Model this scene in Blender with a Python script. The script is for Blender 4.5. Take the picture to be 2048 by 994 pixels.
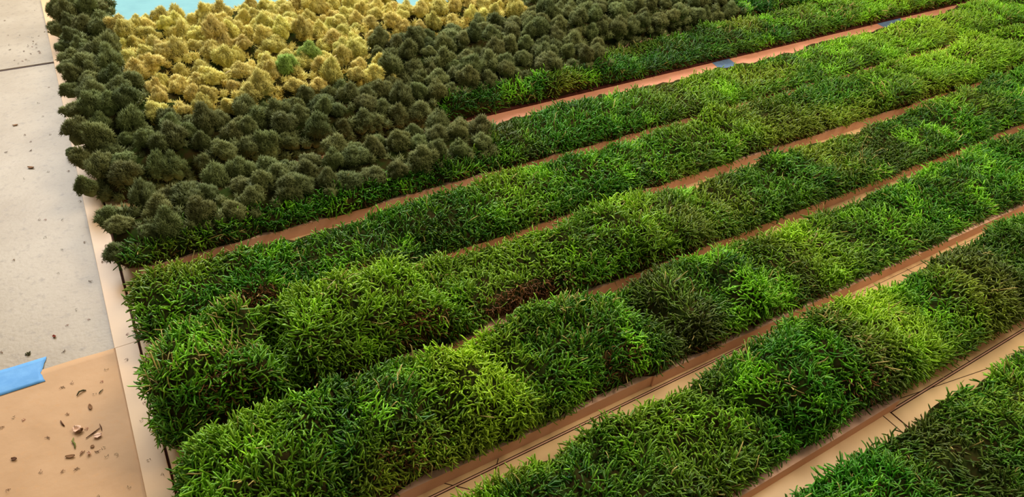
import bpy, math, random
import numpy as np
from mathutils import Matrix, Vector

for o in list(bpy.data.objects):
    bpy.data.objects.remove(o)
S = bpy.context.scene
C = S.collection
rng = np.random.default_rng(7)
random.seed(7)

# ------------------------------------------------------------------ camera
# world: X along the moss rows, Y across them (away from the photographer), Z up; metres
cam_d = bpy.data.cameras.new('camera')
cam = bpy.data.objects.new('camera', cam_d); C.objects.link(cam)
R = np.array([[0.85930949, -0.28734678, 0.42310639],
              [-0.5084023, -0.57015955, 0.64532565],
              [0.0558059, -0.76964272, -0.63603128]])
right, up, back = R @ (1, 0, 0), R @ (0, -1, 0), R @ (0, 0, -1)
M = Matrix.Identity(4)
for i in range(3):
    M[i][0], M[i][1], M[i][2] = right[i], up[i], back[i]
M[2][3] = 1.0
cam.matrix_world = M
cam_d.sensor_width = 36.0
cam_d.lens = 24.511
cam_d.clip_start = 0.01
S.camera = cam

# ------------------------------------------------------------------ light
S.view_settings.view_transform = 'Standard'
S.view_settings.look = 'None'
S.view_settings.gamma = 1.0
S.view_settings.use_curve_mapping = False
S.view_settings.exposure = 0.0
world = bpy.data.worlds.new('world'); S.world = world
world.use_nodes = True
bg = world.node_tree.nodes['Background']
bg.inputs[0].default_value = (1.0, 0.89, 0.75, 1)
bg.inputs[1].default_value = 0.26


def area(name, loc, target, sx, sy, power, col):
    d = bpy.data.lights.new(name, 'AREA'); d.shape = 'RECTANGLE'
    d.size, d.size_y, d.energy, d.color = sx, sy, power, col
    o = bpy.data.objects.new(name, d); C.objects.link(o)
    o.location = loc
    o.rotation_euler = (Vector(target) - Vector(loc)).to_track_quat('-Z', 'Y').to_euler()
    return o


# daylight from the tall window / open door beyond the far end of the artwork
area('window_daylight', (0.9, 4.9, 2.9), (0.9, 1.2, 0.0), 4.6, 2.4, 420, (1.0, 0.98, 0.95))
# added warm fill light over the near rows, brightening the cream board
area('added_warm_fill', (2.5, 0.5, 2.7), (1.7, 0.6, 0.0), 1.6, 0.8, 78, (1.0, 0.86, 0.66))


# ------------------------------------------------------------------ helpers
def s2l(c):
    return tuple((v / 255 / 12.92) if v / 255 <= 0.04045 else ((v / 255 + 0.055) / 1.055) ** 2.4 for v in c)


def mat(name, col, rough=0.6, spec=0.3, noise=None, bump=None, attr=None, rand=0.0, transl=0.0):
    m = bpy.data.materials.new(name); m.use_nodes = True
    nt = m.node_tree; n = nt.nodes; L = nt.links
    b = n['Principled BSDF']
    b.inputs['Roughness'].default_value = rough
    b.inputs['Specular IOR Level'].default_value = spec
    src = None
    if attr:
        a = n.new('ShaderNodeAttribute'); a.attribute_name = attr
        src = a.outputs['Color']
    else:
        lin = s2l(col)
        b.inputs['Base Color'].default_value = (*lin, 1)
    tc = n.new('ShaderNodeTexCoord')
    if noise:                                # [(scale, other colour, low, high), ...] mottling
        for sc, c2, lo, hi in noise:
            t = n.new('ShaderNodeTexNoise'); t.inputs['Scale'].default_value = sc
            t.inputs['Detail'].default_value = 6; t.inputs['Roughness'].default_value = 0.6
            L.new(tc.outputs['Object'], t.inputs['Vector'])
            mr = n.new('ShaderNodeMapRange')
            mr.inputs[1].default_value = lo; mr.inputs[2].default_value = hi
            L.new(t.outputs['Fac'], mr.inputs[0])
            mx = n.new('ShaderNodeMix'); mx.data_type = 'RGBA'
            L.new(mr.outputs[0], mx.inputs[0])
            if src is None:
                mx.inputs[6].default_value = (*s2l(col), 1)
            else:
                L.new(src, mx.inputs[6])
            mx.inputs[7].default_value = (*s2l(c2), 1)
            src = mx.outputs[2]
    if rand:
        oi = n.new('ShaderNodeObjectInfo')
        hs = n.new('ShaderNodeHueSaturation')
        r1 = n.new('ShaderNodeMapRange'); r1.inputs[3].default_value = 0.5 - rand * 0.10; r1.inputs[4].default_value = 0.5 + rand * 0.10
        L.new(oi.outputs['Random'], r1.inputs[0]); L.new(r1.outputs[0], hs.inputs['Hue'])
        ml = n.new('ShaderNodeMath'); ml.operation = 'MULTIPLY'; ml.inputs[1].default_value = 7.31
        L.new(oi.outputs['Random'], ml.inputs[0])
        fr = n.new('ShaderNodeMath'); fr.operation = 'FRACT'; L.new(ml.outputs[0], fr.inputs[0])
        r2 = n.new('ShaderNodeMapRange'); r2.inputs[3].default_value = 1 - rand; r2.inputs[4].default_value = 1 + rand
        L.new(fr.outputs[0], r2.inputs[0]); L.new(r2.outputs[0], hs.inputs['Value'])
        if src is None:
            hs.inputs['Color'].default_value = (*s2l(col), 1)
        else:
            L.new(src, hs.inputs['Color'])
        src = hs.outputs[0]
    if src is not None:
        L.new(src, b.inputs['Base Color'])
    if bump:
        sc, st, dist = bump
        t = n.new('ShaderNodeTexNoise'); t.inputs['Scale'].default_value = sc; t.inputs['Detail'].default_value = 5
        L.new(tc.outputs['Object'], t.inputs['Vector'])
        bp = n.new('ShaderNodeBump'); bp.inputs['Strength'].default_value = st; bp.inputs['Distance'].default_value = dist
        L.new(t.outputs['Fac'], bp.inputs['Height']); L.new(bp.outputs[0], b.inputs['Normal'])
    if transl:
        tr = n.new('ShaderNodeBsdfTranslucent')
        if src is not None:
            L.new(src, tr.inputs[0])
        mx = n.new('ShaderNodeMixShader'); mx.inputs[0].default_value = transl
        L.new(b.outputs[0], mx.inputs[1]); L.new(tr.outputs[0], mx.inputs[2])
        L.new(mx.outputs[0], n['Material Output'].inputs[0])
    return m


MAT = dict(
    concrete=mat('grey_concrete', (156, 141, 116), 0.44, 0.45, [(5, (140, 123, 95), .40, .66), (60, (118, 104, 82), .54, .78)], (140, .25, .002)),
    joint=mat('dark_joint_filler', (58, 40, 36), 0.8, 0.2),
    kraft=mat('brown_kraft_paper', (190, 152, 112), 0.65, 0.25, [(7, (178, 140, 100), .4, .7), (120, (190, 146, 100), .55, .85)], (26, .3, .004)),
    cream=mat('cream_board', (236, 200, 146), 0.40, 0.4, [(4, (216, 178, 128), .4, .7)]),
    border=mat('cream_border_board', (206, 168, 118), 0.38, 0.4, [(5, (196, 156, 108), .42, .7)]),
    pink=mat('salmon_rail', (232, 184, 154), 0.62, 0.25, [(9, (222, 172, 142), .4, .7)]),
    path=mat('salmon_path', (216, 150, 118), 0.55, 0.3, [(9, (206, 138, 106), .4, .7)]),
    slate=mat('faded_blue_tape', (92, 116, 148), 0.6, 0.25, [(40, (104, 128, 158), .4, .7)]),
    edge=mat('dark_red_board_edge', (74, 34, 24), 0.7, 0.2),
    line=mat('dark_score', (64, 34, 26), 0.8, 0.1),
    tape=mat('blue_painters_tape', (88, 150, 208), 0.6, 0.25, [(40, (104, 164, 218), .4, .7)], (200, .2, .001)),
    teal=mat('pale_teal_sheet', (98, 154, 158), 0.55, 0.25, [(12, (88, 144, 150), .4, .7)]),
    white=mat('glare_white', (228, 228, 226), 0.4, 0.4),  # window glare put into a plain white colour
    moss=mat('sheet_moss', (60, 100, 30), 0.40, 0.34, attr='Col', transl=0.16),
    peat=mat('moss_peat_body', (52, 44, 22), 1.0, 0.0, [(40, (40, 52, 20), .4, .6)]),
    olive=mat('olive_lichen', (116, 124, 70), 0.7, 0.25, [(2.0, (86, 94, 44), .45, .7)], rand=.22, transl=.12),
    olive_bed=mat('olive_lichen_bed', (116, 124, 70), 0.7, 0.25, [(30, (82, 90, 42), .42, .6)], transl=.12),
    yellow_bed=mat('yellow_lichen_bed', (230, 220, 126), 0.75, 0.2, [(30, (206, 180, 82), .42, .6)], transl=.15),
    yellow=mat('yellow_lichen', (232, 222, 130), 0.75, 0.2, [(2.0, (212, 190, 88), .45, .7)], rand=.16, transl=.15),
    green=mat('lime_lichen', (158, 186, 88), 0.75, 0.2, rand=.1, transl=.15),
    straw=mat('pale_straw', (214, 200, 150), 0.6, 0.3),
    twig=mat('dark_twig', (92, 60, 38), 0.8, 0.2),
    leaf=mat('dry_leaf', (128, 92, 60), 0.8, 0.2),
    chip=mat('pale_chip', (222, 184, 156), 0.7, 0.2),
    rust=mat('rust_fleck', (140, 74, 58), 0.8, 0.2),
    crumb=mat('moss_crumb', (74, 70, 40), 0.8, 0.2),
    sprig=mat('green_sprig', (112, 118, 52), 0.7, 0.2),
)


def mesh_np(name, V, quads=None, tris=None, col=None, smooth=False):
    me = bpy.data.meshes.new(name)
    V = np.asarray(V, np.float32)
    parts, tot = [], []
    if quads is not None and len(quads):
        parts.append(np.asarray(quads, np.int32).ravel()); tot.append(np.full(len(quads), 4, np.int32))
    if tris is not None and len(tris):
        parts.append(np.asarray(tris, np.int32).ravel()); tot.append(np.full(len(tris), 3, np.int32))
    loops = np.concatenate(parts); tot = np.concatenate(tot)
    start = np.concatenate([[0], np.cumsum(tot)[:-1]]).astype(np.int32)
    me.vertices.add(len(V)); me.vertices.foreach_set('co', V.ravel())
    me.loops.add(len(loops)); me.loops.foreach_set('vertex_index', loops)
    me.polygons.add(len(tot)); me.polygons.foreach_set('loop_start', start)
    try:
        me.polygons.foreach_set('loop_total', tot)
    except Exception:
        pass
    me.polygons.foreach_set('use_smooth', np.full(len(tot), smooth, bool))
    if col is not None:
        a = me.attributes.new('Col', 'FLOAT_COLOR', 'POINT')
        c4 = np.ones((len(V), 4), np.float32); c4[:, :3] = col
        a.data.foreach_set('color', c4.ravel())
    me.update(calc_edges=True)
    me.validate()
    return me


def obj(name, me, m=None, parent=None, loc=None):
    o = bpy.data.objects.new(name, me); C.objects.link(o)
    if m is not None and me is not None and not me.materials:
        me.materials.append(m)
    if parent:
        o.parent = parent
    if loc is not None:
        o.location = loc
    return o


def tag(o, label=None, cat=None, group=None, kind=None):
    for k, v in (('label', label), ('category', cat), ('group', group), ('kind', kind)):
        if v:
            o[k] = v
    return o


def box_np(x0, x1, y0, y1, z0, z1, bev=0.0):
    """box with chamfered top edges"""
    b = bev
    V = [(x0, y0, z0), (x1, y0, z0), (x1, y1, z0), (x0, y1, z0),
         (x0, y0, z1 - b), (x1, y0, z1 - b), (x1, y1, z1 - b), (x0, y1, z1 - b)]
    Q = [(3, 2, 1, 0), (0, 1, 5, 4), (1, 2, 6, 5), (2, 3, 7, 6), (3, 0, 4, 7)]
    if b > 0:
        V += [(x0 + b, y0 + b, z1), (x1 - b, y0 + b, z1), (x1 - b, y1 - b, z1), (x0 + b, y1 - b, z1)]
        Q += [(4, 5, 9, 8), (5, 6, 10, 9), (6, 7, 11, 10), (7, 4, 8, 11), (8, 9, 10, 11)]
    else:
        Q += [(4, 5, 6, 7)]
    return V, Q


def prism_np(poly, z0, z1):
    n = len(poly)
    V = [(x, y, z0) for x, y in poly] + [(x, y, z1) for x, y in poly]
    Q = [(i, (i + 1) % n, n + (i + 1) % n, n + i) for i in range(n)]
    return V, Q, n


def prism(name, poly, z0, z1, m, parent=None, loc=(0, 0, 0)):
    V, Q, n = prism_np([(x - loc[0], y - loc[1]) for x, y in poly], z0 - loc[2], z1 - loc[2])
    me = bpy.data.meshes.new(name)
    me.from_pydata(V, [], [tuple(q) for q in Q] + [tuple(range(n, 2 * n)), tuple(range(n - 1, -1, -1))])
    return obj(name, me, m, parent, loc if any(loc) and not parent else None)


# lattice value noise
_T = rng.random(4096).astype(np.float32)


def vnoise(p, sc, seed=0):
    q = np.asarray(p, np.float64) * sc + seed * 17.3
    i = np.floor(q).astype(np.int64); f = q - i; f = f * f * (3 - 2 * f)

    def h(a, b, c):
        return _T[(a * 73856093 ^ b * 19349663 ^ c * 83492791 ^ seed * 2654435) & 4095]
    r = 0
    for dx in (0, 1):
        for dy in (0, 1):
            for dz in (0, 1):
                w = (f[:, 0] if dx else 1 - f[:, 0]) * (f[:, 1] if dy else 1 - f[:, 1]) * (f[:, 2] if dz else 1 - f[:, 2])
                r = r + w * h(i[:, 0] + dx, i[:, 1] + dy, i[:, 2] + dz)
    return r


# ------------------------------------------------------------------ floor
def grid_sheet(x0, x1, y0, y1, nx, ny, zf):
    xs = np.linspace(x0, x1, nx); ys = np.linspace(y0, y1, ny)
    X, Y = np.meshgrid(xs, ys)
    V = np.stack([X.ravel(), Y.ravel(), np.zeros(X.size)], 1)
    V[:, 2] = zf(V)
    i = np.arange(nx * ny).reshape(ny, nx)
    Q = np.stack([i[:-1, :-1].ravel(), i[:-1, 1:].ravel(), i[1:, 1:].ravel(), i[1:, :-1].ravel()], 1)
    return V, Q


V, Q = box_np(-3.0, 6.0, -1.5, 2.4165, -0.08, 0.0, 0.002)
fl = obj('floor', mesh_np('floor', V, Q), MAT['concrete']); tag(fl, kind='structure')
V, Q = box_np(-3.0, 6.0, 2.4265, 7.0, -0.08, 0.0, 0.002)
s = obj('floor_slab', mesh_np('floor_slab', V, Q), MAT['concrete'], fl)
V, Q = box_np(-3.0, 6.0, 2.4166, 2.4264, -0.078, -0.0015)
s = obj('joint_filler', mesh_np('joint_filler', V, Q), MAT['joint'], fl)

# kraft paper lying on the concrete, its far edge a little wavy
def kz(v):
    return 0.0012 + 0.0022 * vnoise(v * (1, 1, 0), 9, 3) + 0.0010 * vnoise(v * (1, 2.2, 0), 26, 4)


V, Q = grid_sheet(-1.4, -0.128, -0.6, 1.098, 90, 120, lambda v: np.zeros(len(v)))
edge = V[:, 1] > 1.05
V[:, 1] += np.where(edge, (V[:, 1] - 1.05) / 0.048, 0) * (0.008 * (vnoise(V * (1, 0, 0), 9, 8) - .5) - 0.03 * np.clip(V[:, 0] + .2, 0, 1))
V[:, 2] = kz(V)
nv = len(V)
V2 = np.vstack([V, V - (0, 0, 0.0006)])
ny, nx = 120, 90
i = np.arange(nv).reshape(ny, nx)
ring = np.concatenate([i[0, :-1], i[:-1, -1], i[-1, :0:-1], i[:0:-1, 0]])
side = np.stack([ring, ring + nv, np.roll(ring, -1) + nv, np.roll(ring, -1)], 1)
k = obj('kraft_paper', mesh_np('kraft_paper', V2, np.vstack([Q, Q[:, ::-1] + nv, side]), smooth=True), MAT['kraft'])
tag(k, 'brown kraft paper sheet taped to the grey floor beside the cream border', 'paper')

# blue tape over the paper's edge, folded over the step
outer = [(-0.318, 1.133), (-0.70, 1.160)]
xs = np.linspace(-0.70, -0.250, 40)
rows_t = np.linspace(0, 1, 9)
Vt = []
for t in rows_t:
    for x in xs:
        yb = 1.066 + 0.004 * (-0.26 - x) * 1.0
        yt = 1.130 + 0.06 * max(-0.30 - x, 0)
        xx = x
        if x > -0.252:
            xx = x - 0.008 + 0.009 * abs(t - .35) * 2 + 0.0025 * random.random()
        y = yb + (yt - yb) * t
        z = kz(np.array([[xx, y, 0.]]))[0] * (1 if y < 1.088 else max(0.12, 1 - (y - 1.088) / 0.03 * .85)) + 0.0010
        Vt.append((xx, y, z))
n = len(xs); Vt = np.array(Vt); nt_ = len(Vt)
i = np.arange(nt_).reshape(9, n)
Qt = np.stack([i[:-1, :-1].ravel(), i[:-1, 1:].ravel(), i[1:, 1:].ravel(), i[1:, :-1].ravel()], 1)
ring = np.concatenate([i[0, :-1], i[:-1, -1], i[-1, :0:-1], i[:0:-1, 0]])
side = np.stack([ring, ring + nt_, np.roll(ring, -1) + nt_, np.roll(ring, -1)], 1)
t = obj('painters_tape', mesh_np('painters_tape', np.vstack([Vt, Vt - (0, 0, .0004)]), np.vstack([Qt, Qt[:, ::-1] + nt_, side]), smooth=True), MAT['tape'])
tag(t, 'torn strip of blue tape joining the kraft paper to the grey floor', 'tape')

# ------------------------------------------------------------------ boards under the artwork
ZB = 0.008
pan = bpy.data.objects.new('base_panel', None); C.objects.link(pan)
tag(pan, 'cream base panel with dark scored lines under all the moss rows', 'panel')
V, Q = box_np(-0.0955, 4.4, -0.5, 2.76, 0.0, ZB, 0.0008)
obj('board', mesh_np('board', V, Q), MAT['cream'], pan)


def score(p, q, w):
    a = np.array(p); b = np.array(q); d = (b - a) / np.linalg.norm(b - a); nrm = np.array((-d[1], d[0])) * w / 2
    prism('score_line', [tuple(a - nrm), tuple(b - nrm), tuple(b + nrm), tuple(a + nrm)], ZB - .001, ZB + 0.00025, MAT['line'], pan)


def inlay(p, q, w, m, h):
    a = np.array(p); b = np.array(q); d = (b - a) / np.linalg.norm(b - a); nrm = np.array((-d[1], d[0])) * w / 2
    o = prism('inlay_strip', [tuple(a - nrm), tuple(b - nrm), tuple(b + nrm), tuple(a + nrm)], ZB - .001, ZB + h, m, pan)
    return o


for off in (-.0028, .0012):
    score((0.02, .5425 + off), (1.00, .5425 + off), .0016)
    score((1.037, .299 + off), (2.0, .299 + off), .0017)
inlay((0.02, .5417), (1.00, .5417), .0022, MAT['pink'], .0004)
inlay((1.037, .2982), (2.0, .2982), .0022, MAT['pink'], .0004)
score((1.072, .310), (1.40, .256), .0013)
score((.267, .554), (.33, .494), .0014)
score((.365, .552), (.300, .482), .0014)
score((1.037, .299), (1.037, .25), .003)
score((1.0175, .299), (1.0175, .25), .0018)
score((1.232, .318), (1.2325, .300), .0016)
score((1.288, .318), (1.2885, .300), .0016)
score((1.426, .5395), (1.427, .515), .0016)
score((-.0955, .7335), (-.085, .7335), .0022)
score((1.0, .5385), (2.4, .529), .0010)

for nm, y0, y1, dx, lab in (('border_board', -0.5, 1.089, 0.0, 'long cream border board beside the kraft paper'),
                            ('border_board', 1.0891, 2.98, -0.0006, 'long cream border board beside the bare grey concrete')):
    V, Q = box_np(-0.137 + dx, -0.0995 + dx, y0, y1, 0.0, 0.0075, 0.0004)
    o = obj(nm, mesh_np(nm, V, Q), MAT['border']); tag(o, lab, 'board')
V, Q = box_np(-0.0994, -0.0958, -0.5, 2.76, 0.0, 0.002)
obj('groove_strip', mesh_np('groove_strip', V, Q), MAT['line'], pan)

o = prism('foam_sheet', [(.062, 2.46), (.975, 2.46), (.975, 2.215), (3.2, 2.215), (3.2, 3.9), (.062, 3.9)], ZB + .0004, ZB + .0044, MAT['teal'])
tag(o, 'pale teal sheet lying behind the yellow lichen rows', 'sheet')
V, Q = box_np(-0.098, 0.029, 2.765, 3.6, 0.0, .006, 0.001)  # flat white slab standing for window glare, painted as its own colour
tag(obj('glare_patch', mesh_np('glare_patch', V, Q), MAT['white']), 'white patch of painted glare beyond the last olive lichen tuft by the border', 'sheet')

# ------------------------------------------------------------------ moss rows
ZR = 0.036
DENS = {1: 62000, 2: 60000, 3: 58000, 4: 54000, 5: 50000, 6: 50000, 7: 46000, 8: 42000}
ROWS = {
    1: dict(y=.070, x0=.38, x1=1.40, b=[(0, .06), (.6, .065), (.9, .055), (1.4, .07)], a=.084),
    2: dict(y=.312, x0=.16, x1=1.88, b=[(.2, .058), (.45, .058), (.52, .07), (.6, .055), (.75, .08), (.93, .1), (1.08, .09), (1.2, .06), (1.28, .055), (1.35, .09), (1.6, .085)], a=.086),
    3: dict(y=.555, x0=-.080, x1=2.36, b=[(-.08, .085), (.04, .112), (.1, .11), (.21, .09), (.28, .085), (.34, .1), (.44, .085), (.53, .1), (.64, .11), (.75, .05), (.8, .085), (.86, .065), (.95, .085), (1.04, .045), (1.18, .05), (1.37, .035), (1.52, .045), (1.72, .05), (1.96, .06)], a=.089),
    4: dict(y=.789, x0=-.095, x1=2.84, b=[(-.08, .085), (.03, .125), (.075, .13), (.092, .085), (.118, .085), (.14, .12), (.19, .12), (.35, .105), (.42, .07), (.5, .065), (.64, .068), (.76, .068), (.87, .088), (.94, .073), (1.07, .055), (1.16, .035), (1.22, .047), (1.37, .07), (1.5, .048), (1.7, .036), (1.94, .045), (2.15, .05), (2.25, .08), (2.4, .07)], a=.089),
    5: dict(y=1.025, x0=-.085, x1=3.30, b=[(-.08, .055), (.04, .05), (.11, .065), (.18, .042), (.26, .03), (.39, .032), (.46, .042), (.54, .045), (.61, .055), (.77, .05), (.86, .045), (.92, .055), (1.02, .04), (1.07, .05), (1.14, .036), (1.21, .055), (1.3, .04), (1.42, .072), (1.6, .057), (1.83, .045), (1.97, .075), (2.25, .065), (2.5, .06), (2.6, .09), (2.84, .08)], a=.089),
    6: dict(y=1.258, x0=-.092, x1=3.62, b=[(-.1, .055), (.7, .055), (.86, .042), (1.04, .048), (1.21, .048), (1.43, .04), (1.55, .046), (1.82, .03), (2.07, .036), (2.13, .055), (2.25, .054), (2.4, .032), (2.54, .048), (2.97, .06)], a=.090),
    7: dict(y=1.560, x0=-.09, x1=3.75, b=[(0, .075), (1.25, .07), (1.45, .045), (1.8, .05), (2.4, .06), (3, .065)], a=.090),
    8: dict(y=1.757, x0=-.09, x1=3.3, b=[(0, .08), (1.9, .075), (2.2, .06), (2.6, .075), (3.2, .07)], a=.095),
    9: dict(y=2.005, x0=-.085, x1=2.6, b=[(0, .075), (3, .075)], a=.094),
    10: dict(y=2.245, x0=-.085, x1=.95, b=[(0, .055), (3, .055)], a=.094),
    11: dict(y=2.49, x0=-.085, x1=.06, b=[(0, .055), (3, .055)], a=.094),
}
ROW_LABEL = {
    1: 'sixth moss row in front of the salmon path, straw strands along its edge',
    2: 'fifth moss row in front of the salmon path, beside the double line corner',
    3: 'fourth moss row in front of the salmon path, with a yellow-green hump',
    4: 'third moss row in front of the salmon path, brown peat on its front',
    5: 'second moss row in front of the salmon path, green to its border end',
    6: 'first moss row in front of the salmon path, part olive lichen',
    7: 'moss row right behind the salmon path, bright green beyond its olive lichen',
    8: 'second moss row behind the salmon path, carrying olive and yellow lichen',
    9: 'third moss row behind the salmon path, mostly under yellow lichen',
    10: 'moss row under yellow lichen next to the teal sheet',
    11: 'short moss stub under olive lichen next to the white glare patch',
}
LICHEN_TO = {6: .80, 7: 1.40, 8: 2.12, 9: 3.0, 10: 3.0, 11: 3.0}     # lichen covers the row up to this x
G_DEEP, G_MID, G_VIV = np.array(s2l((14, 76, 10))), np.array(s2l((48, 126, 14))), np.array(s2l((124, 196, 30)))
G_YEL, G_STRAW, PEAT, PEAT2 = np.array(s2l((160, 176, 42))), np.array(s2l((204, 184, 104))), np.array(s2l((146, 98, 52))), np.array(s2l((80, 54, 28)))
G_OLV = np.array(s2l((92, 106, 34)))


def row_b(k, x):
    p = ROWS[k]['b']
    return np.maximum(np.interp(x, [q[0] for q in p], [q[1] for q in p]) - .012, .02)


PEATS = {4: [(.57, .11, 1.05), (.35, .06, .7), (.02, .05, .5)], 5: [(.115, .045, .9), (.30, .04, .5)], 3: [(.62, .05, .5), (.22, .05, .4)], 2: [(.95, .05, .4)]}


def surf(k, x, th, cuts):
    """point on the moss mound of row k at position x and profile angle th (0 = front foot, pi = back foot)"""
    r = ROWS[k]; a = r['a']
    zr = ZR if k != 7 else .016
    b = row_b(k, x)
    yc = r['y'] + a + .010
    d = np.min(np.abs(x[:, None] + .05 * np.sin(th[:, None] * 1.3 + cuts[None, :] * 40) - cuts[None, :]), axis=1) if len(cuts) else np.full(len(x), 9.)
    crease = np.exp(-(d / .018) ** 2)
    p3 = np.stack([x, np.full_like(x, k * 3.1), th * .12], 1)
    nz = vnoise(p3, 9, 1) - .5
    n2 = vnoise(p3, 34, 2) - .5
    sc = 1 + .60 * nz + .36 * n2 - .34 * crease
    aw = a * (1 + .14 * nz + .16 * n2 - .08 * crease)
    e = np.clip((x - r['x0']) / .05, 0, 1); e = np.sqrt(1 - (1 - e) ** 2)       # rounded border end
    cy, sy = np.cos(th), np.sin(th)
    aw = aw + np.where(cy > 0, .017, 0.)
    y = yc - aw * np.sign(cy) * np.abs(cy) ** .85 * (.72 + .28 * e)
    z = zr + b * sc * np.abs(sy) ** .62 * (.35 + .65 * e)
    y = y + .008 * np.exp(-(th / .30) ** 2)                                  # the cut foot lies back under the overhanging strands
    for c_, w_, s_ in PEATS.get(k, []):
        g = np.exp(-((x - c_) / w_) ** 2) * np.exp(-(th / .7) ** 2) * s_
        y = y + .022 * g
    return np.stack([x, y, z], 1)


def blades(P, N, D, Lh, rad, col, tip, seg=3):
    """tapered curved three-sided strands; returns verts, quads, tris, colours"""
    n = len(P)
    r1 = rng.normal(size=(n, 3))
    u = np.cross(D, r1); u /= np.linalg.norm(u, axis=1, keepdims=True) + 1e-9
    v = np.cross(D, u)
    bend = rng.normal(size=(n, 3)) * .62 + np.array((0, -.12, -.20))
    pts = [P - N * .003 - D * .004]; q = P; d = D
    for k_ in range(seg):
        q = q + d * (Lh * ((.44, .40, .16) if seg == 3 else (.72, .28))[k_])[:, None]; pts.append(q)
        d = d + bend * (1.3 / seg) + rng.normal(size=(n, 3)) * .18; d = d / np.linalg.norm(d, axis=1, keepdims=True)
    m = 3 * seg + 1
    V = np.empty((n, m, 3), np.float32); K = np.empty((n, m, 3), np.float32)
    for g in range(seg):
        rr = rad * (.9, 1.0, .9)[g]
        for j in range(3):
            w = 2 * math.pi * j / 3
            V[:, 3 * g + j] = pts[g] + (u * math.cos(w) + v * math.sin(w)) * rr[:, None]
            K[:, 3 * g + j] = col + (tip - col) * (g / seg)
    V[:, m - 1] = pts[seg]; K[:, m - 1] = tip
    base = (np.arange(n) * m)[:, None]
    ql = []
    for g in range(seg - 1):
        o = 3 * g
        ql += [[o, o + 1, o + 4, o + 3], [o + 1, o + 2, o + 5, o + 4], [o + 2, o, o + 3, o + 5]]
    o = 3 * (seg - 1)
    t = np.array([[o, o + 1, m - 1], [o + 1, o + 2, m - 1], [o + 2, o, m - 1]]).ravel()[None]
    return V.reshape(-1, 3), (base + np.array(ql).ravel()[None]).reshape(-1, 4), (base + t).reshape(-1, 3), K.reshape(-1, 3)


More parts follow.
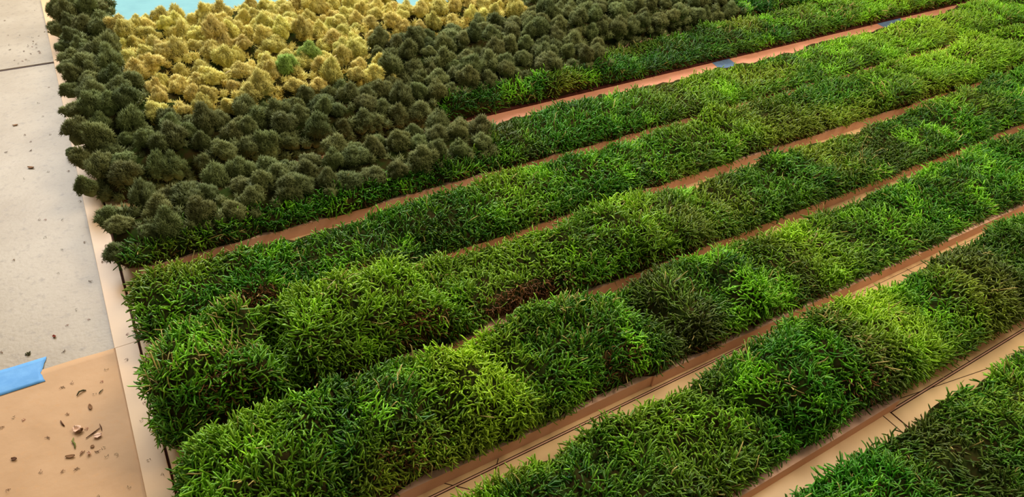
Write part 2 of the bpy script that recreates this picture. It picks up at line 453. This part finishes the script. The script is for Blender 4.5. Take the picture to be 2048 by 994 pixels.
def sheet(k, xa, xb, cuts, root, tint, dens):
    r = ROWS[k]; loc = np.array((r['x0'], r['y'], 0.))
    lich = LICHEN_TO.get(k, -9)
    # body of the mat (peat)
    nx, nt = max(int((xb - xa) / .012), 6), 18
    X, T = np.meshgrid(np.linspace(xa, xb, nx), np.linspace(0, math.pi, nt))
    Vb = surf(k, X.ravel(), T.ravel(), cuts)
    i = np.arange(nx * nt).reshape(nt, nx)
    Qb = np.stack([i[:-1, :-1].ravel(), i[:-1, 1:].ravel(), i[1:, 1:].ravel(), i[1:, :-1].ravel()], 1)
    capA = np.stack([i[:-1, 0], i[1:, 0], np.full(nt - 1, i[-1, 0]), ], 1)[:-1]
    capB = np.stack([i[1:, -1], i[:-1, -1], np.full(nt - 1, i[-1, -1])], 1)[:-1]
    gcol = (G_DEEP * .6 + PEAT2 * .4) * .8
    Kb = np.tile(gcol, (len(Vb), 1))
    Vs, Qs, Ts, Ks = [Vb], [Qb], [np.vstack([capA, capB])], [Kb]
    off = len(Vb)
    arc = math.pi * (r['a'] + np.mean(row_b(k, np.linspace(xa, xb, 9)))) / 2 * .84
    n = int(dens * (xb - xa) * arc)
    x = rng.uniform(xa - .006, xb + .006, n)
    x = np.maximum(x, r['x0'])
    TM = .84 if k < 4 else .75 if k < 6 else .68
    n = int(n * TM / .84); x = x[:n]
    th = rng.uniform(0, TM * math.pi, n)
    under = x < lich - .02
    if k >= 6:      # below the lichen only the skirt in front shows
        keep = ~under | (th < 1.15) & (rng.random(n) < .8)
        if k >= 8:
            keep &= ~under
        if k == 7:
            keep &= x > .76
        x, th, under = x[keep], th[keep], under[keep]
        n = len(x)
    if n > 10:
        e = 1e-3
        P = surf(k, x, th, cuts)
        dx = surf(k, x + e, th, cuts) - P; dt = surf(k, x, th + .02, cuts) - P
        N = np.cross(dx, dt); N /= np.linalg.norm(N, axis=1, keepdims=True) + 1e-12
        N[N[:, 2] < -.3] *= -1
        fl = np.stack([vnoise(P, 14, 5) - .5, vnoise(P, 14, 6) - .5, np.zeros(n)], 1) * 2.0
        D = N * rng.uniform(.10, .75, n)[:, None] + rng.normal(size=(n, 3)) * .55 + fl * .75 + np.array((0, 0, .10))
        P = P + N * rng.uniform(-.005, .008, n)[:, None]
        D /= np.linalg.norm(D, axis=1, keepdims=True)
        # keep strands from pointing into the mat
        dn = np.sum(D * N, 1)
        D += N * np.clip(.12 - dn, 0, 2)[:, None]; D /= np.linalg.norm(D, axis=1, keepdims=True)
        foot = np.clip(1 - th / .45, 0, 1)
        Lh = rng.uniform(.0115, .025, n) * (1 - .35 * foot)
        rad = rng.uniform(.0012, .00185, n) * (1 - .3 * foot)
        # strand colours: patches of tint, scattered yellow and straw, peat at the cut foot of the mat
        m1 = vnoise(P, 9, 11); m2 = vnoise(P, 22, 12); m3 = vnoise(P, 6, 13)
        w = np.clip(.5 + (m1 - .5) * 1.6 + rng.normal(size=n) * .22 + tint[0], 0, 1)[:, None]
        col = G_DEEP * (1 - w) + G_MID * w
        w2 = np.clip((m2 - .55) * 3 + rng.normal(size=n) * .25 + tint[1], 0, 1)[:, None]
        col = col * (1 - w2) + G_VIV * w2
        w3 = np.clip((m3 - .62) * 3.5 + rng.normal(size=n) * .15 + tint[2], 0, .9)[:, None]
        col = col * (1 - w3) + (G_YEL * .55 + G_OLV * .45) * w3
        for c_, w_, s_ in YBOOST.get(k, []):
            w4 = np.clip(s_ * np.exp(-((x - c_) / w_) ** 2) * (.4 + th / 2.2) + rng.normal(size=n) * .08, 0, .85)[:, None]
            col = col * (1 - w4) + G_LIME * w4
        for c_, w_, s_ in OBOOST.get(k, []):
            w4 = np.clip(s_ * np.exp(-((x - c_) / w_) ** 2) + rng.normal(size=n) * .08, 0, .85)[:, None]
            col = col * (1 - w4) + G_BROWN * w4
        if tint[3]:
            col = col * (1 - tint[3]) + G_OLV * tint[3]
        st = rng.random(n) < .006 + .10 * np.clip((vnoise(P, 16, 14) - .72) * 6, 0, 1)
        st |= (k == 4) & (x < .09) & (th > 1.15) & (rng.random(n) < .14)
        col[st] = G_STRAW * rng.uniform(.6, 1.0, (st.sum(), 1))
        pk = np.zeros(n)
        for c_, w_, s_ in PEATS.get(k, []):
            pk = np.maximum(pk, s_ * np.exp(-((x - c_) / w_) ** 4) * (th < .95))
        pk = np.maximum(pk, .75 * foot * (vnoise(P, 7, 15) > .36))
        isp = rng.random(n) < pk
        col[isp] = PEAT * rng.uniform(.45, 1.0, (isp.sum(), 1))
        Lh[st] *= 1.5; rad[st] *= .7
        Lh[isp] *= .6; rad[isp] *= .6
        col *= rng.uniform(.8, 1.25, (n, 1))
        tip = np.where((isp | st)[:, None], col, col * 1.15 + G_YEL * .10)
        v, q, t_, kk = blades(P, N, D, Lh, rad, col, tip, 3 if k < 6 else 2)
        NB[0] += n; NB[1] += n * (15 if k < 6 else 9)
        Vs.append(v); Qs.append(q + off); Ts.append(t_ + off); Ks.append(kk)
    me = mesh_np('moss_sheet', np.vstack(Vs) - loc, np.vstack(Qs), np.vstack(Ts), np.vstack(Ks), smooth=True)
    me.materials.append(MAT['moss']); me.materials.append(MAT['peat'])
    mi = np.zeros(len(me.polygons), np.int32)
    nq = sum(len(q) for q in Qs)
    mi[:len(Qb)] = 1; mi[nq:nq + len(Ts[0])] = 1
    me.polygons.foreach_set('material_index', mi)
    o = obj('moss_sheet', me, None, root)
    o['kind'] = 'stuff'
    return o


NB = [0, 0]
G_LIME, G_BROWN = np.array(s2l((166, 206, 34))), np.array(s2l((72, 70, 28)))
YBOOST = {2: [(1.13, .10, .7), (.62, .10, .3)], 3: [(.385, .06, .8), (.02, .08, .3), (1.2, .1, .5)], 4: [(.28, .22, .45), (.62, .12, .4), (.9, .1, .45)], 5: [(.72, .08, .4), (1.4, .2, .35), (2.5, .4, .5)], 6: [(1.5, .25, .4), (2.6, .5, .55)], 7: [(2.8, .5, .4)]}
OBOOST = {1: [(.60, .08, .6), (.98, .05, .5)], 2: [(1.0, .05, .5), (1.42, .07, .6)], 3: [(.79, .07, .75), (1.12, .05, .5)], 4: [(1.0, .06, .5), (1.75, .1, .5)], 5: [(1.25, .06, .4), (1.6, .08, .4)], 6: [(.86, .05, .5), (1.4, .08, .5)], 7: [(1.9, .12, .4)]}
row_root = {}
for k, r in ROWS.items():
    root = bpy.data.objects.new('moss_row', None); C.objects.link(root)
    root.location = (r['x0'], r['y'], 0)
    tag(root, ROW_LABEL[k], 'moss row', 'moss rows on the panel')
    row_root[k] = root
    loc = (r['x0'], r['y'], 0.)
    # salmon rail the mats sit on
    y0, y1 = r['y'] - .001, r['y'] + .165
    if k == 2:
        segs = [(r['x0'] + .02, 1.050, -.013, -.013), (1.060, 2.1, .006, .008)]
    elif k == 3:
        segs = [(r['x0'] + .03, .685, .0, -.002), (.6865, 2.5, -.005, -.018)]
    else:
        segs = [(r['x0'] + .03, r['x1'] + (.1 if k < 9 else -.03), 0, 0)]
    for xa, xb, da, db in segs:
        zt = ZR if k != 7 else .0155
        inset = -.008 if k == 7 else 0
        prism('rail', [(xa, y0 + da + inset), (xb, y0 + db + inset), (xb, y1), (xa, y1)], ZB + .0001, zt, MAT['pink'] if k != 7 else MAT['edge'], root, loc)
    cuts = []
    x = r['x0']
    lich = LICHEN_TO.get(k, -9)
    while True:
        x += rng.uniform(.20, .40)
        if x > r['x1'] - .12:
            break
        cuts.append(x)
    cuts = np.array(cuts)
    ed = [r['x0']] + list(cuts) + [r['x1']]
    for a_, b_ in zip(ed[:-1], ed[1:]):
        u = rng.random()
        tint = [rng.uniform(-.3, .25), rng.uniform(-.25, .25), rng.uniform(-.15, .12), .0]
        if u < .12:
            tint = [-.05, -.15, .15, .2]
        far = max(0, (a_ - 1.2)) * .10
        tint[1] += far; tint[2] += far * 1.2
        sheet(k, a_, b_, cuts, root, tint, DENS.get(k, 40000))

# salmon strip of the path between the front rows and the back rows
V, Q = box_np(0.34, 4.2, 1.425, 1.5505, ZB + .0001, .0120, .0006)
tag(obj('path_strip', mesh_np('path_strip', V, Q), MAT['path']), 'flat salmon-pink path board running between the moss rows', 'board')
for (pts, lab) in (
        ([(1.776, 1.550), (1.856, 1.550), (1.835, 1.455), (1.755, 1.455)], 'slate-blue tape piece across the salmon path, nearer the lichen'),
        ([(2.66, 1.550), (2.805, 1.550), (2.78, 1.455), (2.645, 1.455)], 'longer slate-blue tape piece across the middle of the salmon path'),
        ([(3.40, 1.550), (3.54, 1.550), (3.52, 1.455), (3.38, 1.455)], 'slate-blue tape piece across the salmon path, farthest from the lichen')):
    o = prism('painters_tape', pts[::-1], .0121, .0126, MAT['slate'], None, (pts[0][0], pts[0][1], .0121)); tag(o, lab, 'tape')


# ------------------------------------------------------------------ lichen clumps
def lichen_mesh(name, seed, nb=900):
    g = np.random.default_rng(seed)
    lobes = []
    nl = g.integers(6, 10)
    lobes.append((np.array((0, 0, .70)), .52))
    for j in range(nl):
        an = 2 * math.pi * j / nl + g.uniform(-.3, .3)
        rr = g.uniform(.42, .66)
        lobes.append((np.array((rr * math.cos(an), rr * math.sin(an), g.uniform(.25, .75))), g.uniform(.30, .46)))
    lobes.append((np.array((g.uniform(-.2, .2), g.uniform(-.2, .2), 1.02)), g.uniform(.26, .40)))
    Vs, Ts, off = [], [], 0
    # lobe cores: small icosahedra-like balls
    ph = (1 + 5 ** .5) / 2
    ico = np.array([(-1, ph, 0), (1, ph, 0), (-1, -ph, 0), (1, -ph, 0), (0, -1, ph), (0, 1, ph), (0, -1, -ph), (0, 1, -ph), (ph, 0, -1), (ph, 0, 1), (-ph, 0, -1), (-ph, 0, 1)]); ico /= np.linalg.norm(ico[0])
    icf = np.array([(0, 11, 5), (0, 5, 1), (0, 1, 7), (0, 7, 10), (0, 10, 11), (1, 5, 9), (5, 11, 4), (11, 10, 2), (10, 7, 6), (7, 1, 8), (3, 9, 4), (3, 4, 2), (3, 2, 6), (3, 6, 8), (3, 8, 9), (4, 9, 5), (2, 4, 11), (6, 2, 10), (8, 6, 7), (9, 8, 1)])
    for c_, r_ in lobes:
        Vs.append(c_ + ico * r_ * .84); Ts.append(icf + off); off += 12
    Vs.append(np.array((0, 0, .25)) + ico * (.62, .62, .5)); Ts.append(icf + off); off += 12
    tot = sum(r_ * r_ for _, r_ in lobes)
    for c_, r_ in lobes:
        n = int(nb * r_ * r_ / tot)
        d = g.normal(size=(n, 3)); d /= np.linalg.norm(d, axis=1, keepdims=True)
        d[d[:, 2] < -.5, 2] *= -1
        P = c_ + d * r_ * .80
        inside = np.zeros(n, bool)
        for c2, r2 in lobes:
            if c2 is not c_:
                inside |= np.linalg.norm(P - c2, axis=1) < r2 * .75
        P, d = P[~inside], d[~inside]; n = len(P)
        for sp in range(4):
            dd = d + g.normal(size=(n, 3)) * .62; dd /= np.linalg.norm(dd, axis=1, keepdims=True)
            u = np.cross(dd, g.normal(size=(n, 3))); u /= np.linalg.norm(u, axis=1, keepdims=True); v = np.cross(dd, u)
            L = g.uniform(.14, .36, n)[:, None]; w = g.uniform(.022, .040, n)[:, None]
            vv = np.empty((n, 4, 3))
            for j in range(3):
                an = 2 * math.pi * j / 3
                vv[:, j] = P + dd * L * .2 + (u * math.cos(an) + v * math.sin(an)) * w
            vv[:, 3] = P + dd * L
            b = (np.arange(n) * 4)[:, None] + off
            Vs.append(vv.reshape(-1, 3))
            Ts.append((b + np.array([[0, 1, 3], [1, 2, 3], [2, 0, 3]]).ravel()[None]).reshape(-1, 3)); off += n * 4
    return mesh_np(name, np.vstack(Vs), None, np.vstack(Ts), smooth=True)


protos = {}
for c_ in ('olive', 'yellow', 'green'):
    protos[c_] = []
    for s_ in range(10 if c_ != 'green' else 2):
        me = lichen_mesh(c_ + '_lichen', 100 + s_ + len(c_) * 31)
        me.materials.append(MAT[c_]); protos[c_].append(me)


def clump(c_, x, y, z, size, zs, label, group):
    o = bpy.data.objects.new(c_ + '_lichen_clump', random.choice(protos[c_])); C.objects.link(o)
    o.location = (x, y, z)
    o.rotation_euler = (random.uniform(-.3, .3), random.uniform(-.3, .3), random.uniform(0, 6.28))
    o.scale = (size, size, size * zs)
    tag(o, label, 'lichen', group)
    return o


NO = np.array([])
# (row, colour, x from, x to, first and last depth inside the row, words for the place)
BANDS = [
    (6, 'olive', -.085, .80, .055, .175, 'the first row before the path'),
    (7, 'olive', -.10, .75, .010, .165, 'the row right behind the path'),
    (7, 'olive', .77, 1.40, .065, .165, 'the row behind the open path'),
    (8, 'olive', -.10, .055, .012, .165, 'the shortest yellow row, border end'),
    (8, 'olive', .70, 2.10, .012, .165, 'the row past the shortest yellow lichen'),
    (9, 'olive', -.095, .035, .012, .165, 'the longest yellow row, border end'),
    (9, 'olive', 1.33, 2.0, .02, .10, 'the row past the longest yellow lichen'),
    (10, 'olive', -.09, .03, .012, .165, 'the row before the teal sheet'),
    (11, 'olive', -.09, .055, .012, .165, 'the stub beside the white glare'),
    (8, 'yellow', .075, .70, .02, .170, 'the shortest yellow row'),
    (9, 'yellow', .055, 1.31, .02, .170, 'the longest yellow row'),
    (10, 'yellow', .045, .93, .02, .170, 'the yellow row next to the teal sheet'),
]


def tuft_mesh(seed, ns=64):
    """one small dome of branchlets, unit radius"""
    g = np.random.default_rng(seed)
    ph = (1 + 5 ** .5) / 2
    ico = np.array([(-1, ph, 0), (1, ph, 0), (-1, -ph, 0), (1, -ph, 0), (0, -1, ph), (0, 1, ph), (0, -1, -ph), (0, 1, -ph), (ph, 0, -1), (ph, 0, 1), (-ph, 0, -1), (-ph, 0, 1)]); ico /= np.linalg.norm(ico[0])
    icf = np.array([(0, 11, 5), (0, 5, 1), (0, 1, 7), (0, 7, 10), (0, 10, 11), (1, 5, 9), (5, 11, 4), (11, 10, 2), (10, 7, 6), (7, 1, 8), (3, 9, 4), (3, 4, 2), (3, 2, 6), (3, 6, 8), (3, 8, 9), (4, 9, 5), (2, 4, 11), (6, 2, 10), (8, 6, 7), (9, 8, 1)])
    V, T = [ico * .78], [icf]
    d = g.normal(size=(ns, 3)); d /= np.linalg.norm(d, axis=1, keepdims=True); d[d[:, 2] < -.25, 2] *= -1
    P = d * .70
    dd = d + g.normal(size=(ns, 3)) * .45; dd /= np.linalg.norm(dd, axis=1, keepdims=True)
    u = np.cross(dd, g.normal(size=(ns, 3))); u /= np.linalg.norm(u, axis=1, keepdims=True); v = np.cross(dd, u)
    L = g.uniform(.30, .66, ns)[:, None]; w = g.uniform(.06, .11, ns)[:, None]
    vv = np.empty((ns, 4, 3))
    for j in range(3):
        an = 2 * math.pi * j / 3
        vv[:, j] = P + (u * math.cos(an) + v * math.sin(an)) * w
    vv[:, 3] = P + dd * L
    V.append(vv.reshape(-1, 3))
    T.append(((np.arange(ns) * 4)[:, None] + 12 + np.array([[0, 1, 3], [1, 2, 3], [2, 0, 3]]).ravel()[None]).reshape(-1, 3))
    return np.vstack(V), np.vstack(T)


TUFTS = [tuft_mesh(300 + q) for q in range(8)]


def lichen_bed(k, c_, xa, xb, ya):
    """the low packed tufts under and between the clumps of one row"""
    r = ROWS[k]; a = r['a']; loc = np.array((r['x0'], r['y'], 0.))
    t0 = float(np.arccos(np.clip(1 - 2 * min(max((ya - .012) / (2 * a), 0.0), .9), -1, 1)))
    Vs, Ts, off = [], [], 0
    nj = max(3, int((math.pi * .80 - t0) * .075 / .026))
    for j in range(nj):
        nx = int((xb - xa) / .030) + 1
        for i_ in range(nx):
            x = xa + (xb - xa) * (i_ + .5 * (j % 2)) / nx + random.uniform(-.010, .010)
            th = t0 + (math.pi * .80 - t0) * j / (nj - 1) + random.uniform(-.12, .12)
            p = surf(k, np.array([max(x, r['x0'] + .004)]), np.array([max(th, .03)]), NO)[0]
            p[0] = x
            sz = random.uniform(.014, .023)
            p[2] = max(p[2] + random.uniform(-.014, .002), .014 + sz * .5)
            V_, T_ = TUFTS[random.randrange(8)]
            an = random.uniform(0, 6.28); ca, sa = math.cos(an), math.sin(an)
            W = V_ @ np.array([[ca, sa, 0], [-sa, ca, 0], [0, 0, random.uniform(.85, 1.2)]])
            Vs.append(W * sz + p); Ts.append(T_ + off); off += len(V_)
    V_ = np.vstack(Vs); V_[:, 2] = np.maximum(V_[:, 2], .0095)
    o = obj('lichen_bed', mesh_np('lichen_bed', V_ - loc, None, np.vstack(Ts), smooth=True), MAT[c_ + '_bed'], row_root[k])
    o['kind'] = 'stuff'
    NB[1] += sum(len(t_) for t_ in Ts)


count = {}
for k, c_, xa, xb, ya, yb, place in BANDS:
    lichen_bed(k, c_, max(xa, ROWS[k]['x0']), xb + .02, ya)
for k, c_, xa, xb, ya, yb, place in BANDS:
    r = ROWS[k]
    ny = max(2, int(round((yb - ya) / .050)) + 1)
    for j in range(ny):
        yy = ya + (yb - ya) * j / (ny - 1)
        nx = max(2, int((xb - xa) / .059) + 1)
        for i_ in range(nx):
            x = xa + (xb - xa) * (i_ + (.5 if j % 2 else 0.0)) / nx + random.uniform(-.016, .016)
            y = r['y'] + yy + random.uniform(-.012, .012)
            tt = min(max((yy) / (2 * r['a'] + .01), 0.02), .98)
            th = np.arccos(np.clip(1 - 2 * tt, -1, 1))
            p = surf(k, np.array([max(x, r['x0'] + .01)]), np.array([th]), NO)[0]
            sz = random.uniform(.022, .037) * (1.0 if c_ == 'olive' else .95)
            zs = random.uniform(.85, 1.6)
            word = ('large ' if sz > .0335 else 'small ' if sz < .0265 else '') + ('tall ' if zs > 1.35 else 'squat ' if zs < 1.07 else '')
            side = 'path side of' if j == 0 and k > 6 else 'far side of' if j == ny - 1 else 'middle of'
            if k == 6:
                side = 'path side of' if j == ny - 1 else 'outer slope of'
            col = 'dark olive' if c_ == 'olive' else 'yellow'
            clump(c_, x, y, p[2] - .006 + random.uniform(-.010, .012), sz, zs, word + col + ' lichen clump, ' + side + ' ' + place, col + ' lichen on ' + place)
            count[c_] = count.get(c_, 0) + 1
clump('olive', -.137, 1.83, .004, .017, .9, 'small stray olive lichen clump lying on the border board edge', None)
for x, y, z, lab in ((.50, 1.885, .110, 'bright lime-green lichen ball sitting among yellow lichen, the rounder one'),
                     (.425, 1.85, .108, 'pale green lichen tuft among yellow lichen beside the lime-green ball')):
    clump('green', x, y, z, .034, 1.2, lab, None)
print('lichen', count, 'blades/tris', NB)


# ------------------------------------------------------------------ twigs, flakes and crumbs
def tube(pts, rad, sides=5):
    pts = np.array(pts, float); V, Q = [], []
    n = len(pts)
    for i_, p in enumerate(pts):
        d = pts[min(i_ + 1, n - 1)] - pts[max(i_ - 1, 0)]; d /= np.linalg.norm(d)
        u = np.cross(d, (.3, .2, 1)); u /= np.linalg.norm(u); v = np.cross(d, u)
        rr = rad * (1 if 0 < i_ < n - 1 else .55)
        for j in range(sides):
            an = 2 * math.pi * j / sides
            V.append(p + (u * math.cos(an) + v * math.sin(an)) * rr)
    for i_ in range(n - 1):
        for j in range(sides):
            a_ = i_ * sides + j; b_ = i_ * sides + (j + 1) % sides
            Q.append((a_, b_, b_ + sides, a_ + sides))
    m_ = len(V); V.append(pts[0]); V.append(pts[-1]); T = []
    for j in range(sides):
        T.append((m_, (j + 1) % sides, j)); T.append((m_ + 1, (n - 1) * sides + j, (n - 1) * sides + (j + 1) % sides))
    return mesh_np('twig', V, Q, T, smooth=True)


def flake(w, l, curl, seed):
    g = np.random.default_rng(seed)
    nx, ny = 5, 7; V = []
    for s_ in (0, 1):
        for j in range(ny):
            t_ = j / (ny - 1); hw = w * math.sin(math.pi * (.08 + .84 * t_)) * g.uniform(.8, 1.1)
            for i_ in range(nx):
                q = i_ / (nx - 1) * 2 - 1
                V.append((q * hw, (t_ - .5) * l, .0008 + curl * (q * q * .5 + (t_ - .5) ** 2 * 2) - (0.0 if s_ == 0 else .0007)))
    n = nx * ny; i = np.arange(n).reshape(ny, nx)
    Q = np.stack([i[:-1, :-1].ravel(), i[:-1, 1:].ravel(), i[1:, 1:].ravel(), i[1:, :-1].ravel()], 1)
    ring = np.concatenate([i[0, :-1], i[:-1, -1], i[-1, :0:-1], i[:0:-1, 0]])
    side = np.stack([ring, ring + n, np.roll(ring, -1) + n, np.roll(ring, -1)], 1)
    return mesh_np('flake', V, np.vstack([Q, Q[:, ::-1] + n, side]), smooth=True)


def crumb_mesh(seed, n=14, L=.004, rad=.0004):
    g = np.random.default_rng(seed)
    P = np.stack([g.normal(0, .0012, n), g.normal(0, .0012, n), np.abs(g.normal(0, .0007, n)) + .0008], 1)
    D = g.normal(size=(n, 3)); D[:, 2] = np.abs(D[:, 2]) * .4; D /= np.linalg.norm(D, axis=1, keepdims=True)
    Vs, Ts = [], []
    u = np.cross(D, (.2, .5, .8)); u /= np.linalg.norm(u, axis=1, keepdims=True); v = np.cross(D, u)
    for m_ in range(n):
        b = len(Vs)
        for j in range(3):
            an = 2 * math.pi * j / 3
            Vs.append(P[m_] - D[m_] * L * .5 + (u[m_] * math.cos(an) + v[m_] * math.sin(an)) * rad)
        for j in range(3):
            an = 2 * math.pi * j / 3
            Vs.append(P[m_] + D[m_] * L * g.uniform(.2, .5) + (u[m_] * math.cos(an) + v[m_] * math.sin(an)) * rad * .6)
        for j in range(3):
            k_ = (j + 1) % 3
            Ts += [(b + j, b + k_, b + 3 + k_), (b + j, b + 3 + k_, b + 3 + j)]
        Ts += [(b, b + 2, b + 1), (b + 3, b + 4, b + 5)]
    V = np.array(Vs); V[:, 2] = np.maximum(V[:, 2], .0001)
    return mesh_np('crumb', V, None, Ts)


def floor_z(x, y):
    if x > -0.128:
        return .0075
    return float(kz(np.array([[x, y, 0.]]))[0]) + .0001 if y < 1.085 else .0002


def put(name, me, m, x, y, rz, label, cat, group=None, z=None):
    me2 = me
    if not me.materials:
        me.materials.append(m)
    o = bpy.data.objects.new(name, me2); C.objects.link(o)
    o.location = (x, y, floor_z(x, y) if z is None else z); o.rotation_euler = (0, 0, rz)
    tag(o, label, cat, group)
    return o


put('twig', tube([(-.012, -.002, .001), (0, 0, .0012), (.012, .003, .001)], .0010), MAT['twig'], -.193, .912, .28, 'straight dark twig lying on the kraft paper beside a pink chip', 'twig')
put('twig', tube([(0, -.008, .001), (0.0005, 0, .0012), (0, .008, .001)], .0009), MAT['twig'], -.181, .919, .1, 'short upright-lying dark twig near the pink chip on the kraft paper', 'twig')
put('wood_chip', flake(.005, .012, .003, 1), MAT['chip'], -.187, .903, 1.4, 'small pale pink chip beside the two dark twigs', 'chip')
put('wood_curl', flake(.007, .013, .006, 2), MAT['chip'], -.214, .931, .7, 'pale curled shaving on the kraft paper beside a green sprig', 'shaving')
put('wood_curl', flake(.004, .010, .005, 3), MAT['leaf'], -.210, .925, 1.9, 'brown curled shaving touching the pale one on the kraft paper', 'shaving')
put('moss_sprig', tube([(.001, .011, .001), (-.001, .004, .002), (.002, -.004, .002), (.001, -.012, .001)], .0014), MAT['sprig'], -.222, .906, 0, 'green moss sprig lying on the kraft paper', 'sprig')
put('dry_leaf', flake(.0030, .013, .002, 4), MAT['leaf'], -.191, .971, .1, 'single beige-brown teardrop leaf flake on the kraft paper', 'leaf')
put('dry_leaf', flake(.0035, .014, .002, 5), MAT['leaf'], -.229, .882, 1.2, 'brown leaf flake on the kraft paper beyond the green sprig', 'leaf')
put('moss_sprig', tube([(-.007, -.003, .001), (-.002, .002, .003), (.004, .003, .002), (.008, .001, .001)], .0015), MAT['crumb'], -.201, 1.010, .1, 'dark olive curl of moss on the kraft paper near the blue tape', 'sprig')
put('moss_sprig', tube([(-.003, -.003, .001), (.0, .0, .002), (.004, .004, .001)], .0011), MAT['crumb'], -.172, .997, 0, 'tiny slanting moss strand on kraft paper near the border board', 'sprig')
put('twig', tube([(0, .009, .001), (.001, .001, .0015), (.003, -.006, .001)], .0013), MAT['twig'], -.235, .954, .1, 'bent dark twig alone on the kraft paper', 'twig')
put('wood_chip', flake(.0032, .006, .001, 6), MAT['leaf'], -.197, .886, .7, 'small square brown chip below the pink chip', 'chip')
put('wood_curl', flake(.003, .006, .004, 7), MAT['chip'], -.203, .874, .3, 'tiny pale ring-like shaving on the kraft paper', 'shaving')
put('twig', tube([(-.004, -.003, .001), (0, .001, .0015), (.004, .004, .001)], .0009), MAT['leaf'], -.212, .879, 0, 'thin brown splinter beside the tiny pale shaving', 'twig')
put('dry_leaf', flake(.003, .009, .002, 8), MAT['twig'], -.304, .917, 1.0, 'dark leaf flake near the outer part of the kraft paper', 'leaf')
put('dry_leaf', flake(.004, .016, .003, 9), MAT['leaf'], -.233, 1.813, 1.0, 'long brown leaf flake on the grey concrete', 'leaf')
put('dry_leaf', flake(.0035, .013, .002, 10), MAT['leaf'], -.256, 2.052, 1.5, 'slender brown leaf lying on the grey concrete by itself', 'leaf')
put('dry_leaf', flake(.003, .007, .003, 11), MAT['rust'], -.230, 1.177, .5, 'small rust-brown leaf flake on the concrete above the tape', 'leaf')
put('moss_sprig', crumb_mesh(50, 20, .009, .0008), MAT['crumb'], -.273, 1.152, 0, 'dark moss crumb on the concrete just above the blue tape', 'crumb')
for n_, (x, y) in enumerate(((.28, 1.875), (.57, 1.855))):
    put('straw_twig', tube([(-.028, -.004, 0), (0, .002, .004), (.026, .001, .001)], .0016), MAT['straw'], x, y, .25 + .1 * n_,
        ('long pale straw twig resting on the yellow lichen', 'pale straw twig resting beside the lime-green lichen ball')[n_], 'twig', None, .125)

cm = [crumb_mesh(60 + j, 3 + j % 3, .004 + .001 * (j % 3)) for j in range(6)]
for j, me in enumerate(cm):
    me.materials.append(MAT[('crumb', 'twig', 'leaf', 'crumb', 'rust', 'twig')[j]])
spots = [(-.25, 1.768), (-.198, 1.777), (-.155, 1.758), (-.189, 1.236), (-.171, 1.196), (-.157, 1.311), (-.209, 1.365), (-.145, 1.614), (-.154, 1.45), (-.197, 2.159), (-.226, 1.945), (-.282, 1.915), (-.186, 1.556), (-.229, 1.577), (-.282, 1.45), (-.195, 1.443)]
for j in range(22):
    spots.append((random.gauss(-.195, .022), random.gauss(2.53, .07)))
for j in range(20):
    spots.append((random.uniform(-.33, -.15), random.uniform(1.12, 2.9)))
for j, (x, y) in enumerate(spots):
    if x > -.142:
        x = -.15
    put('floor_crumb', cm[j % 6], None, x, y, random.uniform(0, 6), 'tiny dry moss crumb lying on the bare grey concrete', 'crumb', 'crumbs on the grey concrete')
for j in range(26):
    put('floor_crumb', cm[j % 6], None, random.uniform(-.32, -.145), random.uniform(.76, 1.05), random.uniform(0, 6), 'tiny dry moss crumb lying on the brown kraft paper', 'crumb', 'crumbs on the kraft paper')
for j in range(9):
    put('floor_crumb', cm[j % 6], None, random.uniform(-.130, -.106), random.uniform(.72, 1.5), random.uniform(0, 6), 'tiny dry moss crumb lying on the cream border board', 'crumb', 'crumbs on the border board')
